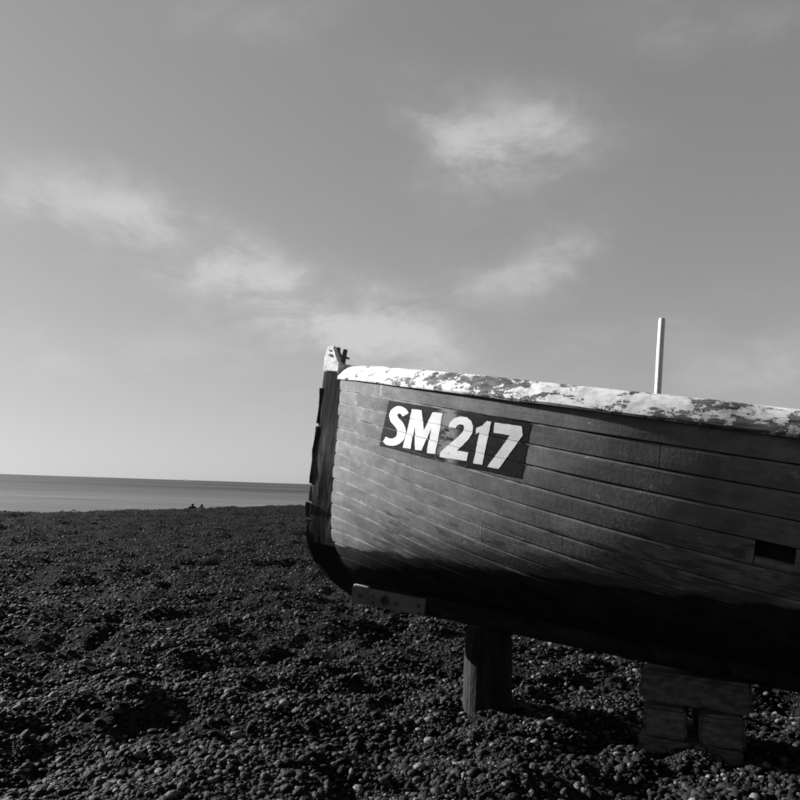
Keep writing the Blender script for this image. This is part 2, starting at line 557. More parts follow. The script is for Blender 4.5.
def chipped(name, thr_bow, thr_aft, white=0.52):
    """flaking white paint over dark bare wood"""
    mt, t = new_mat(name)
    tcn = t.n('ShaderNodeTexCoord')
    ob = tcn.outputs['Object']
    sp = t.n('ShaderNodeSeparateXYZ'); t.put(sp.inputs[0], ob)
    n1_ = t.noise(t.mapv(ob, (5.5, 9, 17)), 1.0, 5, 0.62, 0.5)
    n2_ = t.noise(t.mapv(ob, (22, 22, 40)), 1.0, 4, 0.6)
    n3_ = t.noise(ob, 90.0, 3, 0.6)
    nz = t.m('ADD', t.m('MULTIPLY', n1_, 0.56), t.m('ADD', t.m('MULTIPLY', n2_, 0.30), t.m('MULTIPLY', n3_, 0.14)))
    geo = t.n('ShaderNodeNewGeometry')
    xx = sp.outputs[0]
    worst = t.m('ADD', t.m('MULTIPLY', t.ramp(xx, 0.55, 0.95), t.ramp(xx, 1.35, 1.6, 1.0, 0.0)), t.ramp(xx, 1.95, 2.3))
    thr = t.mix(worst, thr_bow, thr_aft)
    bare = t.ramp(t.m('SUBTRACT', nz, thr), -0.008, 0.010)
    half = t.ramp(t.m('SUBTRACT', nz, thr), -0.05, 0.0, 0.0, 0.35)
    grain = t.noise(t.mapv(ob, (4, 60, 60)), 1.0, 4, 0.6)
    wood = t.ramp(grain, 0.3, 0.7, 0.035, 0.13)
    dirt = t.noise(ob, 18, 4, 0.65)
    paint = t.m('MULTIPLY', white, t.ramp(dirt, 0.3, 0.62, 0.62, 1.05))
    v = t.mix(bare, t.mix(half, paint, 0.16), wood)
    bump = t.m('ADD', t.m('MULTIPLY', t.m('SUBTRACT', 1.0, bare), 1.0), t.m('MULTIPLY', grain, 0.4))
    finish(t, v, 0.75, 0.08, bump, 0.8, 0.005)
    return mt


M_RAIL = chipped('flaking_white_rail_paint', 0.560, 0.497)
M_HEAD = chipped('flaking_white_stem_paint', 0.625, 0.62, 0.66)
M_IRON = plain('rusted_iron', 0.03, 0.10, 14, 0.65, 0.3)
M_BAND = plain('tarred_iron_band', 0.010, 0.028, 10, 0.75, 0.1)
M_KEEL = plain('tarred_keel_timber', 0.008, 0.022, 8, 0.8, 0.05, (1, 6, 6), 0.5)
M_PLATE = plain('scuffed_metal_plate', 0.05, 0.11, 7, 0.5, 0.35)
M_INNER = plain('dark_bilge_timber', 0.015, 0.03, 6, 0.8, 0.1)
M_DECK = plain('bleached_deck_timber', 0.12, 0.22, 5, 0.75, 0.2, (1, 9, 1))
M_LETTER = None
M_POLE = plain('white_painted_pole', 0.42, 0.5, 10, 0.4, 0.4, (6, 6, 1), 0.1)
M_BLOCK = plain('weathered_support_timber', 0.035, 0.10, 5, 0.8, 0.15, (1, 7, 7), 0.8, 0.01)
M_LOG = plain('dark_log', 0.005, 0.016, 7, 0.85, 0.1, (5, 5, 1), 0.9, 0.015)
M_BOLT = plain('bolt_head', 0.015, 0.04, 20, 0.6, 0.3)

mt, t = new_mat('stem_timber_paint')
tcn = t.n('ShaderNodeTexCoord'); ob = tcn.outputs['Object']
sp = t.n('ShaderNodeSeparateXYZ'); t.put(sp.inputs[0], ob)
g1 = t.noise(t.mapv(ob, (14, 14, 2.2)), 1.0, 6, 0.68, 0.3)
g2 = t.noise(t.mapv(ob, (5, 5, 3)), 1.0, 4, 0.6)
worn = t.m('MULTIPLY', t.ramp(g1, 0.40, 0.62), t.ramp(sp.outputs[2], 0.7, 1.12, 1.0, 0.10))
v = t.mix(worn, t.ramp(g2, 0.3, 0.7, 0.008, 0.022), 0.105)
tar = t.ramp(t.m('ADD', sp.outputs[2], t.m('MULTIPLY', g1, 0.02)), 0.185, 0.20, 1.0, 0.0)
v = t.mix(tar, v, 0.009)
finish(t, v, 0.85, 0.05, g1, 0.6, 0.006)
M_STEM = mt

mt, t = new_mat('black_number_paint')
tcn = t.n('ShaderNodeTexCoord'); ob = tcn.outputs['Object']
w = t.noise(t.mapv(ob, (8, 8, 20)), 1.0, 6, 0.68)
f2 = t.noise(ob, 60, 3)
wear = t.ramp(w, 0.60, 0.70)
v = t.mix(t.m('MULTIPLY', wear, 0.55), t.ramp(f2, 0.3, 0.7, 0.007, 0.013), 0.09)
# one badly rubbed spot between the letters and the figures
sp = t.n('ShaderNodeSeparateXYZ'); t.put(sp.inputs[0], ob)
spot = t.m('MULTIPLY', t.ramp(t.m('ABSOLUTE', t.m('SUBTRACT', sp.outputs[0], 0.998)), 0.02, 0.09, 1.0, 0.0), t.ramp(t.noise(t.mapv(ob, (10, 10, 34)), 1.0, 5, 0.65), 0.40, 0.54))
v = t.mix(t.m('MULTIPLY', spot, 0.75), v, 0.18)
finish(t, v, 0.8, 0.04, w, 0.3, 0.003)
M_PANEL = mt

mt, t = new_mat('white_number_paint')
tcn = t.n('ShaderNodeTexCoord'); ob = tcn.outputs['Object']
w = t.noise(t.mapv(ob, (16, 16, 30)), 1.0, 6, 0.7)
v = t.mix(t.m('MULTIPLY', t.ramp(w, 0.60, 0.69), 0.8), t.ramp(t.noise(ob, 9, 4), 0.3, 0.7, 0.40, 0.47), 0.15)
finish(t, v, 0.7, 0.08, w, 0.2, 0.002)
M_LETTER = mt

# ------------------------------------------------------------------ boat
boat = empty('fishing_boat')
ax = Vector((0.931934, -0.347109, -0.104945)); ay = Vector((0.35213, 0.93536, 0.033253)); azv = Vector((0.086619, -0.067944, 0.993922))
mw = Matrix((ax, ay, azv)).transposed().to_4x4()
mw.translation = (-0.5064688, 4.7500443, 0.7360801)
boat.matrix_world = mw
tag(boat, 'old carvel-planked wooden fishing boat hauled out on the shingle, bow to the left', 'boat')
T_PL = 0.028


def make_plank(side, j, u0, u1, fa=0.0, fb=1.0):
    n = max(3, int(math.ceil((u1 - u0) * L / 0.085)))
    uu = np.unique(np.concatenate([np.linspace(u0, u1, n + 1), [u0 + 0.0016, u1 - 0.0016]])); n = len(uu) - 1
    G = girth(uu)
    pr_ = proud(side, j, uu)
    va0 = (j + fa) / NS
    rs = np.random.RandomState(j * 17 + (3 if side > 0 else 9) + int(u0 * 1000))
    ja = rs.normal(0, 0.0009, n + 1); jb = rs.normal(0, 0.0009, n + 1)
    g = np.interp(uu * L, [0.3, 1.8], [0.0003, 0.0026])
    # (v position in metres from the strake's upper edge as lambda, offset)
    W = G / NS * (fb - fa)
    ring = [
        (g + 0 * W, -T_PL), (g + np.abs(ja), -0.0045), (g + 0.009 + np.abs(ja), -0.0003 + 0 * W), (0.5 * W, 0.0014 + 0 * W),
        (W - g - 0.003 - np.abs(jb), 0.0 * W), (W - g - np.abs(jb), -0.0015), (W - g, -T_PL)]
    rows = []
    uvs = []; uv2 = []
    for (dm, off) in ring:
        v = va0 + dm / G
        rows.append(hull(uu, v, off + pr_ + 0 * uu, side))
        uv2.append(np.stack([uu * L + (0 if side > 0 else 20), v * 2.0 + 0 * uu], -1))
        uvs.append(np.stack([np.minimum(uu - u0, u1 - uu) * L, dm / W + 0 * uu], -1))
    k = len(ring)
    V = np.stack(rows, 1).reshape(-1, 3)
    UV = np.stack(uvs, 1).reshape(-1, 2)
    F = []
    for i in range(n):
        for a in range(k):
            b = (a + 1) % k
            q = [i * k + a, (i + 1) * k + a, (i + 1) * k + b, i * k + b]
            F.append(q[::-1] if side > 0 else q)
    F.append(list(range(k)) if side > 0 else list(range(k))[::-1])
    e = list(range(n * k, n * k + k))
    F.append(e[::-1] if side > 0 else e)
    o = mesh_obj('plank', V, F, M_HULL, boat, smooth=True, uvs=UV, uvs2=np.stack(uv2, 1).reshape(-1, 2))
    o.data.set_sharp_from_angle(angle=rad(14))
    return o


butts = {0: [.0675, .52], 1: [.0350, .2758, .72], 2: [.0459, .45], 3: [.0656, .60], 4: [.3272, .3462, .78], 5: [.50], 6: [.2221, .66],
         7: [.1652, .55], 8: [.0608, .42], 9: [.36, .75], 10: [.48], 11: [.3, .7], 12: [.55], 13: [.4], 14: [.6], 15: [.45]}
GAP = 0.0018 / L
for side in (1, -1):
    for j in range(NS):
        bl = butts[j] if side > 0 else [min(.95, b * .8 + .13) for b in butts[j][-1:]]
        st = [0.0035] + bl + [1.0]
        for a in range(len(st) - 1):
            if side > 0 and j == 4 and a == 1:       # most of a short length of plank is missing: a dark slot
                make_plank(side, j, st[a] + GAP, st[a + 1] - GAP, 0.66, 1.0)
                continue
            ga = GAP * (0.2 if st[a] < 0.1 else 1); gb = GAP * (0.2 if st[a + 1] < 0.1 else 1)
            make_plank(side, j, st[a] + (ga if a else 0), st[a + 1] - (gb if a < len(st) - 2 else 0))
# inner skin behind the planks
for side in (1, -1):
    uu = np.linspace(0.006, 0.999, 60); vs = np.linspace(0.0, 1, 24)
    U_, V_ = np.meshgrid(uu, vs, indexing='ij')
    P_ = hull(U_, V_, -0.075, side)
    P_[..., 1] = np.where(side > 0, np.minimum(P_[..., 1], -0.002), np.maximum(P_[..., 1], 0.002))
    F = [[i * 24 + k, (i + 1) * 24 + k, (i + 1) * 24 + k + 1, i * 24 + k + 1] for i in range(59) for k in range(23)]
    mesh_obj('inner_skin', P_.reshape(-1, 3), F, M_INNER, boat, smooth=True)
# deck just below the rail
dv = 0.10
uu = np.linspace(0.012, 0.998, 50)
pa = hull(uu, dv, -0.072, 1); pb = hull(uu, dv, -0.072, -1)
V = []
for i in range(50):
    for s_ in np.linspace(0, 1, 5):
        p = pa[i] * (1 - s_) + pb[i] * s_
        V.append(p + np.array([0, 0, 0.03 * (1 - (2 * s_ - 1) ** 2)]))
F = [[i * 5 + k, (i + 1) * 5 + k, (i + 1) * 5 + k + 1, i * 5 + k + 1] for i in range(49) for k in range(4)]
mesh_obj('deck', V, F, M_DECK, boat)
# transom
vs = np.linspace(0, 1, 20)
ra = hull(1.0, vs, 0.0, 1); rb = hull(1.0, vs, 0.0, -1)[::-1]
ringp = np.vstack([ra, rb])
n_ = len(ringp)
V = np.vstack([ringp + [0.002, 0, 0], ringp + [0.045, 0, 0]])
F = [list(range(n_)), list(range(n_, 2 * n_))[::-1]] + [[i, n_ + i, n_ + (i + 1) % n_, (i + 1) % n_] for i in range(n_)]
mesh_obj('transom', V, F, M_HULL, boat)

# rail: a bevelled, sloping strake of timber along the sheer, on each side
RSEC = [(-0.06, -0.010), (0.022, -0.008), (0.029, 0.002), (0.027, 0.014), (0.000, 0.070), (-0.020, 0.094), (-0.036, 0.102), (-0.085, 0.106), (-0.09, 0.096), (-0.09, 0.0)]
for side in (1, -1):
    for (ua, ub) in ((0.0055, 0.402), (0.4026, 1.0)):
        n = int((ub - ua) * L / 0.035)
        uu = np.linspace(ua, ub, n + 1)
        c = hull(uu, 0.0, 0.0, 1)
        tg = np.gradient(c, axis=0); tg[:, 2] = 0; tg /= np.linalg.norm(tg, axis=1)[:, None]
        on = np.stack([tg[:, 1], -tg[:, 0], 0 * tg[:, 0]], -1)       # outboard in plan
        on *= np.sign(-on[:, 1:2])
        rs = np.random.RandomState(4 + side)
        rows = []
        grow = np.interp(uu * L, [0, 0.4, 2.5], [0.92, 0.95, 1.06])
        for q, (o, z) in enumerate(RSEC):
            jit = 0.0 if q in (0, 9) else 0.003
            js = jit * 2 * vnoise(uu * L / 0.23, np.full_like(uu, q * 0.6), 3)
            chipn = 0.018 * np.clip(vnoise(uu * L / 0.22, np.full_like(uu, 9.0), 5) - 0.27, 0, 1) * 4 if q in (4, 5, 6) else 0
            rows.append(c + on * (o * grow + js * 0.6)[:, None] + np.array([0, 0, 1.0]) * (z * grow + js - chipn)[:, None])
        V = np.stack(rows, 1)
        if ua < 0.1:                    # square the forward end off against the stem head
            for q in range(len(RSEC)):
                V[0, q] += tg[0] * ((-0.002 - V[0, q, 0]) / tg[0, 0])
                V[1, q] = 0.6 * V[0, q] + 0.4 * V[4, q]; V[2, q] = 0.35 * V[0, q] + 0.65 * V[4, q]; V[3, q] = 0.15 * V[0, q] + 0.85 * V[4, q]
        V[..., 1] *= side
        k = len(RSEC)
        F = []
        for i in range(n):
            for a in range(k):
                b = (a + 1) % k
                q = [i * k + a, (i + 1) * k + a, (i + 1) * k + b, i * k + b]
                F.append(q if side > 0 else q[::-1])
        F.append(list(range(k))[::-1] if side > 0 else list(range(k)))
        e = list(range(n * k, n * k + k)); F.append(e if side > 0 else e[::-1])
        r_ = mesh_obj('rail', V.reshape(-1, 3), F, M_RAIL, boat, smooth=True)
        r_.data.set_sharp_from_angle(angle=rad(38))
        r_['label'] = 'bevelled rail with flaking white paint'

# stem: front line / back line, swept
stem_pts = [((-.138, 1.392), (.055, 1.392)), ((-.136, 1.2), (.055, 1.2)), ((-.133, 1.0), (.055, 1.0)), ((-.131, .8), (.06, .8)), ((-.129, .61), (.06, .61)),
            ((-.124, .41), (.065, .42)), ((-.106, .26), (.08, .29)), ((-.082, .16), (.11, .21)), ((-.024, .056), (.17, .14)), ((.05, -.008), (.22, .09)), ((.125, -.053), (.27, .06)), ((.2, -.09), (.30, .04)), ((.285, -.126), (.34, .015))]


def resample(pts, n):
    p = np.array(pts, float)
    tt = np.linspace(0, len(p) - 1, n)
    out = []
    for x in tt:
        i = min(int(x), len(p) - 2); f = x - i
        a = p[max(i - 1, 0)]; b = p[i]; c = p[i + 1]; d = p[min(i + 2, len(p) - 1)]
        out.append(.5 * ((2 * b) + (-a + c) * f + (2 * a - 5 * b + 4 * c - d) * f * f + (-a + 3 * b - 3 * c + d) * f ** 3))
    return np.array(out)


sp_ = resample(stem_pts, 70) * 0.947          # (n,2,2)
V = []; rs = np.random.RandomState(8)
for i, (fr, bk) in enumerate(sp_):
    z = fr[1]
    jf = 0.004 * vnoise(z / 0.05, 0.5, 1) + 0.006 * vnoise(z / 0.21, 3.5, 2)
    d = bk - fr
    wb = np.interp(z, [0.35, 0.9], [0.046, 0.064])
    for (s_, hw) in ((0.0, 0.016), (0.12, 0.024), (1.0, wb)):
        q = fr + d * s_ + np.array([jf if s_ < .5 else 0, 0])
        V.append((q[0], -hw, q[1]))
    for (s_, hw) in ((1.0, wb), (0.12, 0.024), (0.0, 0.016)):
        q = fr + d * s_ + np.array([jf if s_ < .5 else 0, 0])
        V.append((q[0], hw, q[1]))
k = 6
F = [[i * k + a, i * k + (a + 1) % k, (i + 1) * k + (a + 1) % k, (i + 1) * k + a] for i in range(len(sp_) - 1) for a in range(k)]
F += [list(range(k))[::-1], list(range((len(sp_) - 1) * k, len(sp_) * k))]
stem = mesh_obj('stem', V, F, M_STEM, boat)
stem['label'] = 'dark weathered stem timber'


def stem_front(z):
    zs = sp_[:, 0, 1][::-1]; xs = sp_[:, 0, 0][::-1]
    return np.interp(z, zs, xs)


# broken lengths of an iron chafing band down the stem's leading edge
for (za, zb, th, ph) in ((1.205, 0.965, .026, 1), (0.945, 0.56, .028, 2), (0.545, 0.445, .008, 3), (0.432, 0.335, .034, 4), (0.325, 0.05, .020, 5)):
    n = max(4, int((za - zb) / 0.03))
    V = []
    for z in np.linspace(za, zb, n + 1):
        fx = stem_front(z)
        tn = th * (0.8 + 0.7 * vnoise(z / 0.06, ph * 3.3, 4))
        hw = 0.022 + 0.006 * vnoise(z / 0.07, ph * 1.7, 5)
        for (xx, yy) in ((fx + .004, -hw), (fx - tn * .8, -hw * .9), (fx - tn, 0), (fx - tn * .8, hw * .9), (fx + .004, hw)):
            V.append((xx, yy, z))
    F = [[i * 5 + a, i * 5 + (a + 1) % 5, (i + 1) * 5 + (a + 1) % 5, (i + 1) * 5 + a] for i in range(n) for a in range(5)]
    F += [[0, 1, 2, 3, 4][::-1], list(range(n * 5, n * 5 + 5))]
    mesh_obj('chafing_band', V, F, M_BAND, stem)

# white stem head
prof = [(-.142, 1.3187), (.030, 1.3187), (.034, 1.366), (.004, 1.378), (-.020, 1.400), (-.044, 1.454), (-.063, 1.484), (-.093, 1.500), (-.121, 1.489), (-.138, 1.458), (-.145, 1.392)]
bm = bmesh.new()
hwid = lambda x: 0.020 + 0.30 * (x + 0.145)
lo = [bm.verts.new((x, -hwid(x), z)) for x, z in prof]; hi = [bm.verts.new((x, hwid(x), z)) for x, z in prof]
bm.faces.new(lo); bm.faces.new(hi[::-1])
for i in range(len(prof)):
    bm.faces.new((lo[i], hi[i], hi[(i + 1) % len(prof)], lo[(i + 1) % len(prof)]))
bmesh.ops.recalc_face_normals(bm, faces=bm.faces)
bmesh.ops.bevel(bm, geom=[e for e in bm.edges if len(e.link_faces) == 2 and e.calc_face_angle(0) > 0.9], offset=0.007, segments=2, affect='EDGES')
bmesh.ops.subdivide_edges(bm, edges=bm.edges[:], cuts=3, use_grid_fill=True)
for v_ in bm.verts:
    v_.co.x += 0.010 * float(vnoise(v_.co.z / .022, v_.co.y / .03 + v_.co.x / .03, 1)); v_.co.z += 0.009 * float(vnoise(v_.co.x / .02, v_.co.y / .02, 2)) * (1 if v_.co.z > 1.4 else 0)
    v_.co.y *= 1 + 0.08 * float(vnoise(v_.co.z / .03, v_.co.x / .03, 4))
shead = bm_obj('stem_head', bm, M_HEAD, boat)
shead['label'] = 'stem head painted flaking white'


def cyl(name, p, axis, r, h, mat, parent, n=12, r2=None):
    bm = bmesh.new()
    q = Vector(axis).to_track_quat('Z', 'Y').to_matrix().to_4x4()
    bmesh.ops.create_cone(bm, cap_ends=True, segments=n, radius1=r, radius2=r if r2 is None else r2, depth=h, matrix=Matrix.Translation(p) @ q)
    return bm_obj(name, bm, mat, parent)


for (x, z, r) in ((-.093, 1.432, .010), (-.098, 1.463, .006)):
    cyl('bolt_and_hole_disc', (x, -hwid(x), z), (-.29, -1, 0), r, .008, M_BOLT, shead)  # dark discs painted in for the shade of two bolt holes


def box(name, c, s, mat, parent, bev=0.004, rot=None, seg=1):
    bm = bmesh.new()
    bmesh.ops.create_cube(bm, size=1.0)
    bmesh.ops.scale(bm, vec=s, verts=bm.verts)
    if bev:
        bmesh.ops.bevel(bm, geom=bm.edges[:], offset=bev, segments=seg, affect='EDGES')
    mx = Matrix.Translation(c)
    if rot is not None:
        mx = mx @ rot
    bm.transform(mx)
    return bm_obj(name, bm, mat, parent)


# iron fairlead behind the stem head: two cheeks, roller and pin
fl = box('fairlead', (-.049, 0, 1.439), (.028, .022, .109), M_IRON, boat, .006, Matrix.Rotation(rad(-8), 4, 'Y'))
fl['label'] = 'rusty iron fairlead cheek'
box('fairlead_cheek', (-.004, 0, 1.419), (.027, .026, .128), M_IRON, fl, .006, Matrix.Rotation(rad(3), 4, 'Y'))
box('fairlead_foot', (-.018, 0, 1.371), (.075, .06, .018), M_IRON, fl, .004)
cyl('fairlead_pin', (.008, -.01, 1.428), (1, -0.3, -0.25), .0075, .075, M_IRON, fl)
cyl('fairlead_roller', (-.028, 0, 1.400), (1, 0, 0), .014, .030, M_IRON, fl)

# keel
n = 60
V = []
for x in np.linspace(0.30, L - 0.02, n + 1):
    zk = keel_z(x)
    for (yy, zz) in ((-.044, .03), (-.042, -.112), (-.036, -.122), (.036, -.122), (.042, -.112), (.044, .03)):
        V.append((x, yy, zk + zz + 0.004 * vnoise(x / .15, zz * 30, 2)))
F = [[i * 6 + a, (i + 1) * 6 + a, (i + 1) * 6 + (a + 1) % 6, i * 6 + (a + 1) % 6] for i in range(n) for a in range(6)]
F += [list(range(6)), list(range(n * 6, n * 6 + 6))[::-1]]
keel = mesh_obj('keel', V, F, M_KEEL, boat)
# chafing plate bolted to the side of the keel under the forefoot
pl_rot = Matrix.Rotation(rad(-1.0), 4, 'Y')
plate = box('keel_plate', (.540, -.060, -.086), (.495, .028, .106), M_PLATE, boat, .005, pl_rot, 2)
plate['label'] = 'scuffed pale plate bolted to the keel'
box('plate_rim', (.352, -.064, -.030), (.10, .030, .012), M_LETTER, plate, .003, pl_rot)
for (x, z, r) in ((.350, -.090, .013), (.440, -.073, .008), (.442, -.114, .010), (.60, -.090, .011), (.745, -.078, .012), (.755, -.120, .008)):
    cyl('bolt_and_hole_disc', (x, -.075, z), (0, -1, 0), r, .010, M_BOLT, plate)
# an eye in the plate: ring round a dark disc
bm = bmesh.new()
R1, R2 = .022, .007
ringv = []
for i in range(20):
    a = 2 * math.pi * i / 20
    row = []
    for k in range(8):
        b = 2 * math.pi * k / 8
        row.append(bm.verts.new((.520 + (R1 + R2 * math.cos(b)) * math.cos(a), -.076 + R2 * math.sin(b), -.086 + (R1 * 1.2 + R2 * math.cos(b)) * math.sin(a))))
    ringv.append(row)
for i in range(20):
    for k in range(8):
        bm.faces.new((ringv[i][k], ringv[(i + 1) % 20][k], ringv[(i + 1) % 20][(k + 1) % 8], ringv[i][(k + 1) % 8]))
bm_obj('plate_eye', bm, M_BOLT, plate, True)
cyl('plate_hole_disc', (.520, -.0745, -.086), (0, -1, 0), .020, .004, M_BAND, plate, 16)  # solid disc, coloured dark for the shade inside the eye's hole

# the slot's inner end: a pale broken bracket by the dark slot
pq = hull(0.3480, 4.72 / NS, 0.004, 1)
box('bracket', tuple(pq), (.04, .012, .03), M_IRON, boat, .004, Matrix.Rotation(rad(-20), 4, 'Z'))

# registration number
LET = {
'panel': [(0.0775, 0.0722), (0.1983, 0.0587), (0.1936, 0.2356), (0.069, 0.2729)] ,
'S': [(0.0997, 0.1061), (0.0990, 0.1028), (0.0983, 0.0987), (0.0971, 0.0936), (0.0953, 0.0894), (0.0932, 0.0872), (0.0911, 0.0864), (0.0887, 0.0872), (0.0862, 0.0906), (0.0838, 0.0966), (0.0819, 0.1041), (0.0802, 0.1129), (0.0791, 0.1234), (0.0789, 0.1344), (0.0794, 0.1435), (0.0803, 0.1512), (0.0814, 0.1583), (0.0830, 0.1647), (0.0846, 0.1693), (0.0858, 0.1726), (0.0865, 0.1755), (0.0872, 0.1792), (0.0878, 0.1836), (0.0883, 0.1876), (0.0885, 0.1913), (0.0886, 0.1956), (0.0885, 0.2005), (0.0883, 0.2050), (0.0880, 0.2082), (0.0876, 0.2113), (0.0867, 0.2155), (0.0857, 0.2196), (0.0847, 0.2227), (0.0838, 0.2244), (0.0826, 0.2258), (0.0812, 0.2267), (0.0802, 0.2271), (0.0795, 0.2275), (0.0789, 0.2271), (0.0779, 0.2260), (0.0767, 0.2249), (0.0728, 0.2518), (0.0737, 0.2536), (0.0748, 0.2557), (0.0763, 0.2579), (0.0782, 0.2587), (0.0803, 0.2578), (0.0824, 0.2561), (0.0848, 0.2531), (0.0872, 0.2484), (0.0894, 0.2426), (0.0915, 0.2357), (0.0935, 0.2276), (0.0952, 0.2182), (0.0964, 0.2080), (0.0970, 0.1981), (0.0973, 0.1886), (0.0973, 0.1794), (0.0968, 0.1707), (0.0960, 0.1629), (0.0950, 0.1561), (0.0938, 0.1495), (0.0922, 0.1438), (0.0906, 0.1396), (0.0894, 0.1368), (0.0888, 0.1347), (0.0883, 0.1316), (0.0879, 0.128), (0.0878, 0.1255), (0.0877, 0.1250), (0.0878, 0.1239), (0.0882, 0.1207), (0.0888, 0.1176), (0.0891, 0.1161), (0.0893, 0.1156), (0.0902, 0.1150), (0.0912, 0.1149), (0.0917, 0.1151), (0.0918, 0.1157), (0.0921, 0.1176), (0.0927, 0.1215), (0.0934, 0.1256)] ,
'M': [(0.1028, 0.0883), (0.1123, 0.0859), (0.1147, 0.1588), (0.1227, 0.0843), (0.1314, 0.0815), (0.1264, 0.2332), (0.1187, 0.2388), (0.1217, 0.1426), (0.1138, 0.2352), (0.1075, 0.2405), (0.1060, 0.1512), (0.1029, 0.2430), (0.0951, 0.2476)] ,
'2': [(0.1369, 0.1271), (0.1381, 0.1082), (0.1414, 0.0923), (0.1466, 0.081), (0.1518, 0.0799), (0.1556, 0.0896), (0.1573, 0.1064), (0.1567, 0.1266), (0.1542, 0.1487), (0.1496, 0.1748), (0.1449, 0.1988), (0.1538, 0.1962), (0.1530, 0.2259), (0.1303, 0.2386), (0.1312, 0.2197), (0.1366, 0.1916), (0.1442, 0.1570), (0.1485, 0.1340), (0.1503, 0.1181), (0.1495, 0.1080), (0.1468, 0.1067), (0.1444, 0.1130), (0.1431, 0.1244)] ,
'1': [(0.1675, 0.0803), (0.1707, 0.0798), (0.1650, 0.2245), (0.1581, 0.2278), (0.1622, 0.1202), (0.1590, 0.1300), (0.1598, 0.1085), (0.1640, 0.0981)] ,
'7': [(0.1734, 0.0804), (0.1922, 0.0771), (0.1935, 0.1027), (0.1773, 0.2232), (0.1689, 0.2269), (0.1845, 0.1116), (0.1726, 0.1125)] ,

}


def decal(name, poly, off, mat, parent, gap, rough=0.0):
    bm = bmesh.new()
    if rough:
        q = []
        for a, b in zip(poly, poly[1:] + poly[:1]):
            m_ = max(1, int(math.hypot((b[0] - a[0]) * L, (b[1] - a[1]) * 1.9) / 0.012))
            for i in range(m_):
                f_ = i / m_
                u_, v_ = a[0] + (b[0] - a[0]) * f_, a[1] + (b[1] - a[1]) * f_
                u_ += rough * float(vnoise(u_ * 420, v_ * 120, 2)); v_ += rough * 4 * float(vnoise(u_ * 420 + 9, v_ * 120, 3))
                q.append((u_, v_))
        poly = q
    f = bm.faces.new([bm.verts.new((u, v, 0)) for u, v in poly])
    f.normal_update()
    bmesh.ops.triangulate(bm, faces=[f], ngon_method='EAR_CLIP')

    def cut(co, no):
        bmesh.ops.bisect_plane(bm, geom=bm.verts[:] + bm.edges[:] + bm.faces[:], plane_co=co, plane_no=no, dist=1e-7)
    us = [p[0] for p in poly]; vs = [p[1] for p in poly]
    u = math.ceil(min(us) / 0.006) * 0.006
    while u < max(us):
        cut((u, 0, 0), (1, 0, 0)); u += 0.006
    for j in range(0, NS + 1):
        for d in (-gap, gap, 0.5 / NS):
            v = j / NS + d
            if min(vs) < v < max(vs): cut((0, v, 0), (0, 1, 0))
    dele = []
    for f in bm.faces:
        c = f.calc_center_median().y * NS
        if abs(c - round(c)) < gap * NS * 0.99: dele.append(f)
    bmesh.ops.delete(bm, geom=dele, context='FACES')
    bm.verts.ensure_lookup_table()
    # strakes stand proud by different amounts: place each vertex by its strake
    strake = {}
    for f in bm.faces:
        j = int(f.calc_center_median().y * NS)
        for v in f.verts: strake[v] = j
    for v in bm.verts:
        j = strake.get(v, 0)
        fr = v.co.y * NS - j
        cr = 0.0014 * (1 - abs(2 * fr - 1))
        p = hull(v.co.x, v.co.y, float(proud(1, j, v.co.x)) + cr + off, 1)
        v.co = Vector(p)
    bm.normal_update()
    for f in bm.faces:
        if f.normal.y > 0: f.normal_flip()
    me = bpy.data.meshes.new(name)
    bm.to_mesh(me); bm.free()
    me.materials.append(mat)
    o = link(bpy.data.objects.new(name, me))
    o.parent = parent
    return o


panel = decal('number_panel', LET['panel'], 0.0012, M_PANEL, boat, 0.0012, 0.0006)
panel['label'] = 'black painted panel with the white registration number'
for ch in 'SM217':
    o = decal('letter' if ch.isalpha() else 'digit', LET[ch], 0.0024, M_LETTER, panel, 0.0007, 0.00035)
    o['label'] = 'white painted %s' % ch


def w(x, out, z):
    return mw @ Vector((x, -out, z))


# ------------------------------------------------------------------ pole standing in the boat
pb_ = w(2.017, 0.30, 0.95); pt_ = w(1.986, 0.30, 1.735)
bm = bmesh.new()
n = 14
rows = []
for i, s_ in enumerate((0, .2, .4, .6, .8, .985, 1.0)):
    c = pb_.lerp(pt_, s_)
    r = 0.0180 * (1 - 0.06 * s_) * (0.8 if s_ == 1 else 1)
    rows.append([bm.verts.new(c + Vector((r * math.cos(2 * math.pi * a / n), r * math.sin(2 * math.pi * a / n), 0))) for a in range(n)])
for a_, b_ in zip(rows, rows[1:]):
    for i in range(n):
        bm.faces.new((a_[i], a_[(i + 1) % n], b_[(i + 1) % n], b_[i]))
bm.faces.new(rows[0][::-1]); bm.faces.new(rows[-1])
pole = bm_obj('pole', bm, M_POLE, None, True)
pole.data.set_sharp_from_angle(angle=rad(50))
tag(pole, 'thin upright white pole standing inside the boat behind the rail', 'pole')

# ------------------------------------------------------------------ supports under the keel


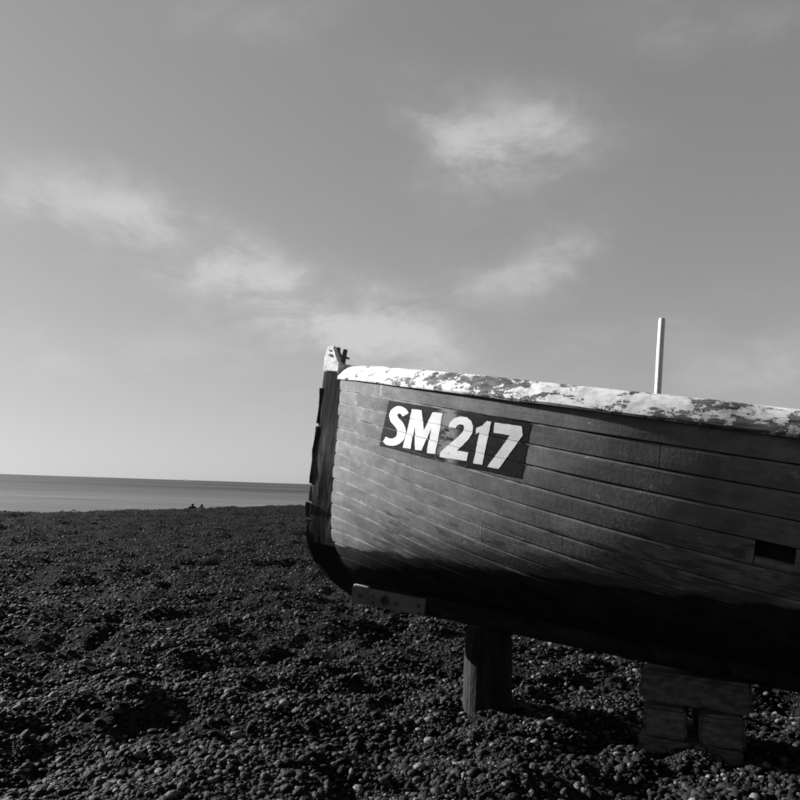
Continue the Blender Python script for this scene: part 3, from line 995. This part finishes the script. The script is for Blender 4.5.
def log_support(name, x, r, label):
    top = w(x, 0, keel_z(x) - 0.124)
    zg = float(beach_z(top.x, top.y)) - 0.12
    bm = bmesh.new(); n = 48; rows = []
    hs = np.linspace(zg, top.z, 9)
    for i, z in enumerate(hs):
        row = []
        cup = 0
        for a in range(n):
            th = 2 * math.pi * a / n
            rr = r * (1 + 0.10 * float(vnoise(math.cos(th) * 2 + 3, math.sin(th) * 2 + z * 1.5, 2)) + 0.06 * float(vnoise(math.cos(th) * 5, math.sin(th) * 5 + z * 3, 4)))
            rr *= 1.10 - 0.13 * (i / 8)
            rr *= 1 - 0.10 * max(0, math.sin(3 * th + 1.0)) ** 6 - 0.07 * max(0, math.sin(5 * th + 2.2)) ** 8
            if i == 8: rr *= 0.95
            row.append(bm.verts.new((top.x + rr * math.cos(th), top.y + rr * math.sin(th), z)))
        rows.append(row)
    for a_, b_ in zip(rows, rows[1:]):
        for i in range(n):
            bm.faces.new((a_[i], a_[(i + 1) % n], b_[(i + 1) % n], b_[i]))
    bm.faces.new(rows[0][::-1]); bm.faces.new(rows[-1])
    bmesh.ops.recalc_face_normals(bm, faces=bm.faces)
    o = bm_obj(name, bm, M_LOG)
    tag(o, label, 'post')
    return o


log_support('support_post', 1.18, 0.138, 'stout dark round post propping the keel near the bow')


def timber_block(x, rows, label, rotz):
    """a crib of baulks: rows of (count, length, width) from the ground up, each row laid across the one below"""
    top = w(x, 0, keel_z(x) - 0.124)
    zg = float(beach_z(top.x, top.y, False)) - 0.10
    root = empty('keel_block', (top.x, top.y, zg))
    hgt = (top.z - zg) / len(rows)
    rs = random.Random(int(x * 100))
    for k, (cnt, ln, wd) in enumerate(rows):
        for c in range(cnt):
            off = (c - (cnt - 1) / 2) * (wd * 1.22)
            bm = bmesh.new()
            bmesh.ops.create_cube(bm, size=1)
            bmesh.ops.scale(bm, vec=(ln * rs.uniform(.93, 1.05), wd, hgt - 0.005), verts=bm.verts)
            bmesh.ops.bevel(bm, geom=bm.edges[:], offset=0.014, segments=2, affect='EDGES')
            bmesh.ops.subdivide_edges(bm, edges=[e for e in bm.edges if e.calc_length() > 0.1], cuts=5, use_grid_fill=True)
            for v_ in bm.verts:
                v_.co.y += 0.016 * float(vnoise(v_.co.x / .09 + k * 5 + c, v_.co.z / .05, 3))
                v_.co.z += 0.007 * float(vnoise(v_.co.x / .08 + c * 3, v_.co.y / .06, 4)) * (0 if k == len(rows) - 1 and v_.co.z > 0 else 1)
            a = rotz + (math.pi / 2 if k % 2 else 0) + rad(rs.uniform(-5, 5))
            bm.transform(Matrix.Translation((0, 0, (k + .5) * hgt)) @ Matrix.Rotation(a, 4, 'Z') @ Matrix.Translation((rs.uniform(-.03, .03), off, 0)))
            bm_obj('baulk', bm, M_BLOCK, root)
    tag(root, label, 'timber block')
    return root


timber_block(2.30, [(2, 0.50, 0.20), (2, 0.46, 0.21), (1, 0.52, 0.30)], 'pale weathered timber baulks stacked under the keel at the lower right', rad(-22))
timber_block(5.6, [(2, 0.55, 0.2)], 'timber baulks lying under the after end of the keel', rad(70))

# ------------------------------------------------------------------ far things
mt, t = new_mat('dark_clothing'); finish(t, 0.02, 0.8, 0.1); M_CLOTH = mt
mt, t = new_mat('dark_hair'); finish(t, 0.015, 0.7, 0.2); M_HAIR = mt
mt, t = new_mat('white_sailcloth'); finish(t, 0.8, 0.6, 0.2); M_SAIL = mt


def polar(az, r): return r * math.sin(rad(az)), r * math.cos(rad(az))


def seated(azim, r, label, rotz, zoff):
    x, y = polar(azim, r)
    z = float(beach_z(x, y, False)) + zoff
    jo = {'pel': ((0, 0, .12), .15), 'wa': ((0, .02, .30), .14), 'ch': ((0, .05, .48), .16), 'ne': ((0, .10, .62), .07), 'he': ((0, .13, .72), .095), 'ht': ((0, .13, .80), .09),
          'sl': ((-.19, .06, .54), .075), 'el': ((-.25, .25, .36), .055), 'hl': ((-.10, .46, .38), .045), 'sr': ((.19, .06, .54), .075), 'er': ((.25, .25, .36), .055), 'hr': ((.10, .46, .38), .045),
          'kl': ((-.13, .42, .44), .075), 'al': ((-.12, .55, .06), .05), 'tl': ((-.12, .70, .04), .045), 'kr': ((.13, .42, .44), .075), 'ar': ((.12, .55, .06), .05), 'tr': ((.12, .70, .04), .045)}
    ed = [('pel', 'wa'), ('wa', 'ch'), ('ch', 'ne'), ('ne', 'he'), ('he', 'ht'), ('ch', 'sl'), ('sl', 'el'), ('el', 'hl'), ('ch', 'sr'), ('sr', 'er'), ('er', 'hr'), ('pel', 'kl'), ('kl', 'al'), ('al', 'tl'), ('pel', 'kr'), ('kr', 'ar'), ('ar', 'tr')]
    ks = list(jo)
    me = bpy.data.meshes.new('person')
    me.from_pydata([jo[k][0] for k in ks], [(ks.index(a), ks.index(b)) for a, b in ed], [])
    me.materials.append(M_CLOTH)
    o = link(bpy.data.objects.new('person', me))
    sm = o.modifiers.new('skin', 'SKIN')
    for i, k in enumerate(ks):
        me.skin_vertices[0].data[i].radius = (jo[k][1], jo[k][1])
    me.skin_vertices[0].data[0].use_root = True
    o.modifiers.new('sub', 'SUBSURF').levels = 1
    o.modifiers['sub'].render_levels = 1
    o.location = (x, y, z)
    o.rotation_euler = (0, 0, rotz)
    tag(o, label, 'person', 'seated figures on the crest')
    return o


seated(-16.05, 44.0, 'dark figure seated on the shingle crest against the sea, left of two', rad(20), 0.0)
seated(-15.40, 44.4, 'dark figure seated on the shingle crest against the sea, right of two', rad(5), -0.06)

# white sailing boat near the horizon
bx_, by_ = polar(-16.67, 2100)
yb = empty('sailing_boat', (bx_, by_, SEA_Z))
tag(yb, 'tiny white sailing boat just below the sea horizon', 'boat')
V = []; F = []
secs = [(-4.5, .9, 1.0), (-2, 1.4, .95), (1, 1.5, 1.0), (3.5, .9, 1.15), (5.2, .03, 1.35)]
for (x, b, z) in secs:
    V += [(x, -b, z), (x, -b * .7, 0.1), (x, 0, -.3), (x, b * .7, 0.1), (x, b, z)]
for i in range(4):
    for a in range(4):
        F.append([i * 5 + a, (i + 1) * 5 + a, (i + 1) * 5 + a + 1, i * 5 + a + 1])
    F.append([i * 5 + 4, (i + 1) * 5 + 4, (i + 1) * 5, i * 5])
F += [[0, 1, 2, 3, 4], [20, 21, 22, 23, 24]]
mesh_obj('hull', V, F, M_SAIL, yb)
V = [(0.2, -.05, 2), (0.2, .05, 2), (-4.2, .25, 2.2), (-4.2, .35, 2.2), (0.1, -.05, 10), (0.1, .05, 10)]
mesh_obj('mainsail', V, [[0, 2, 4], [1, 5, 3], [0, 1, 3, 2], [2, 3, 5, 4], [0, 4, 5, 1]], M_SAIL, yb)
V = [(0.6, -.02, 9), (0.6, .02, 9), (0.6, .3, 1.6), (0.6, .36, 1.6), (4.9, -.02, 1.5), (4.9, .02, 1.5)]
mesh_obj('jib', V, [[0, 2, 4], [1, 5, 3], [0, 1, 3, 2], [2, 3, 5, 4], [0, 4, 5, 1]], M_SAIL, yb)
cyl('mast', (0.35, 0, 6), (0, 0, 1), .08, 10, M_SAIL, yb, 8)
yb.rotation_euler = (0, 0, rad(10))
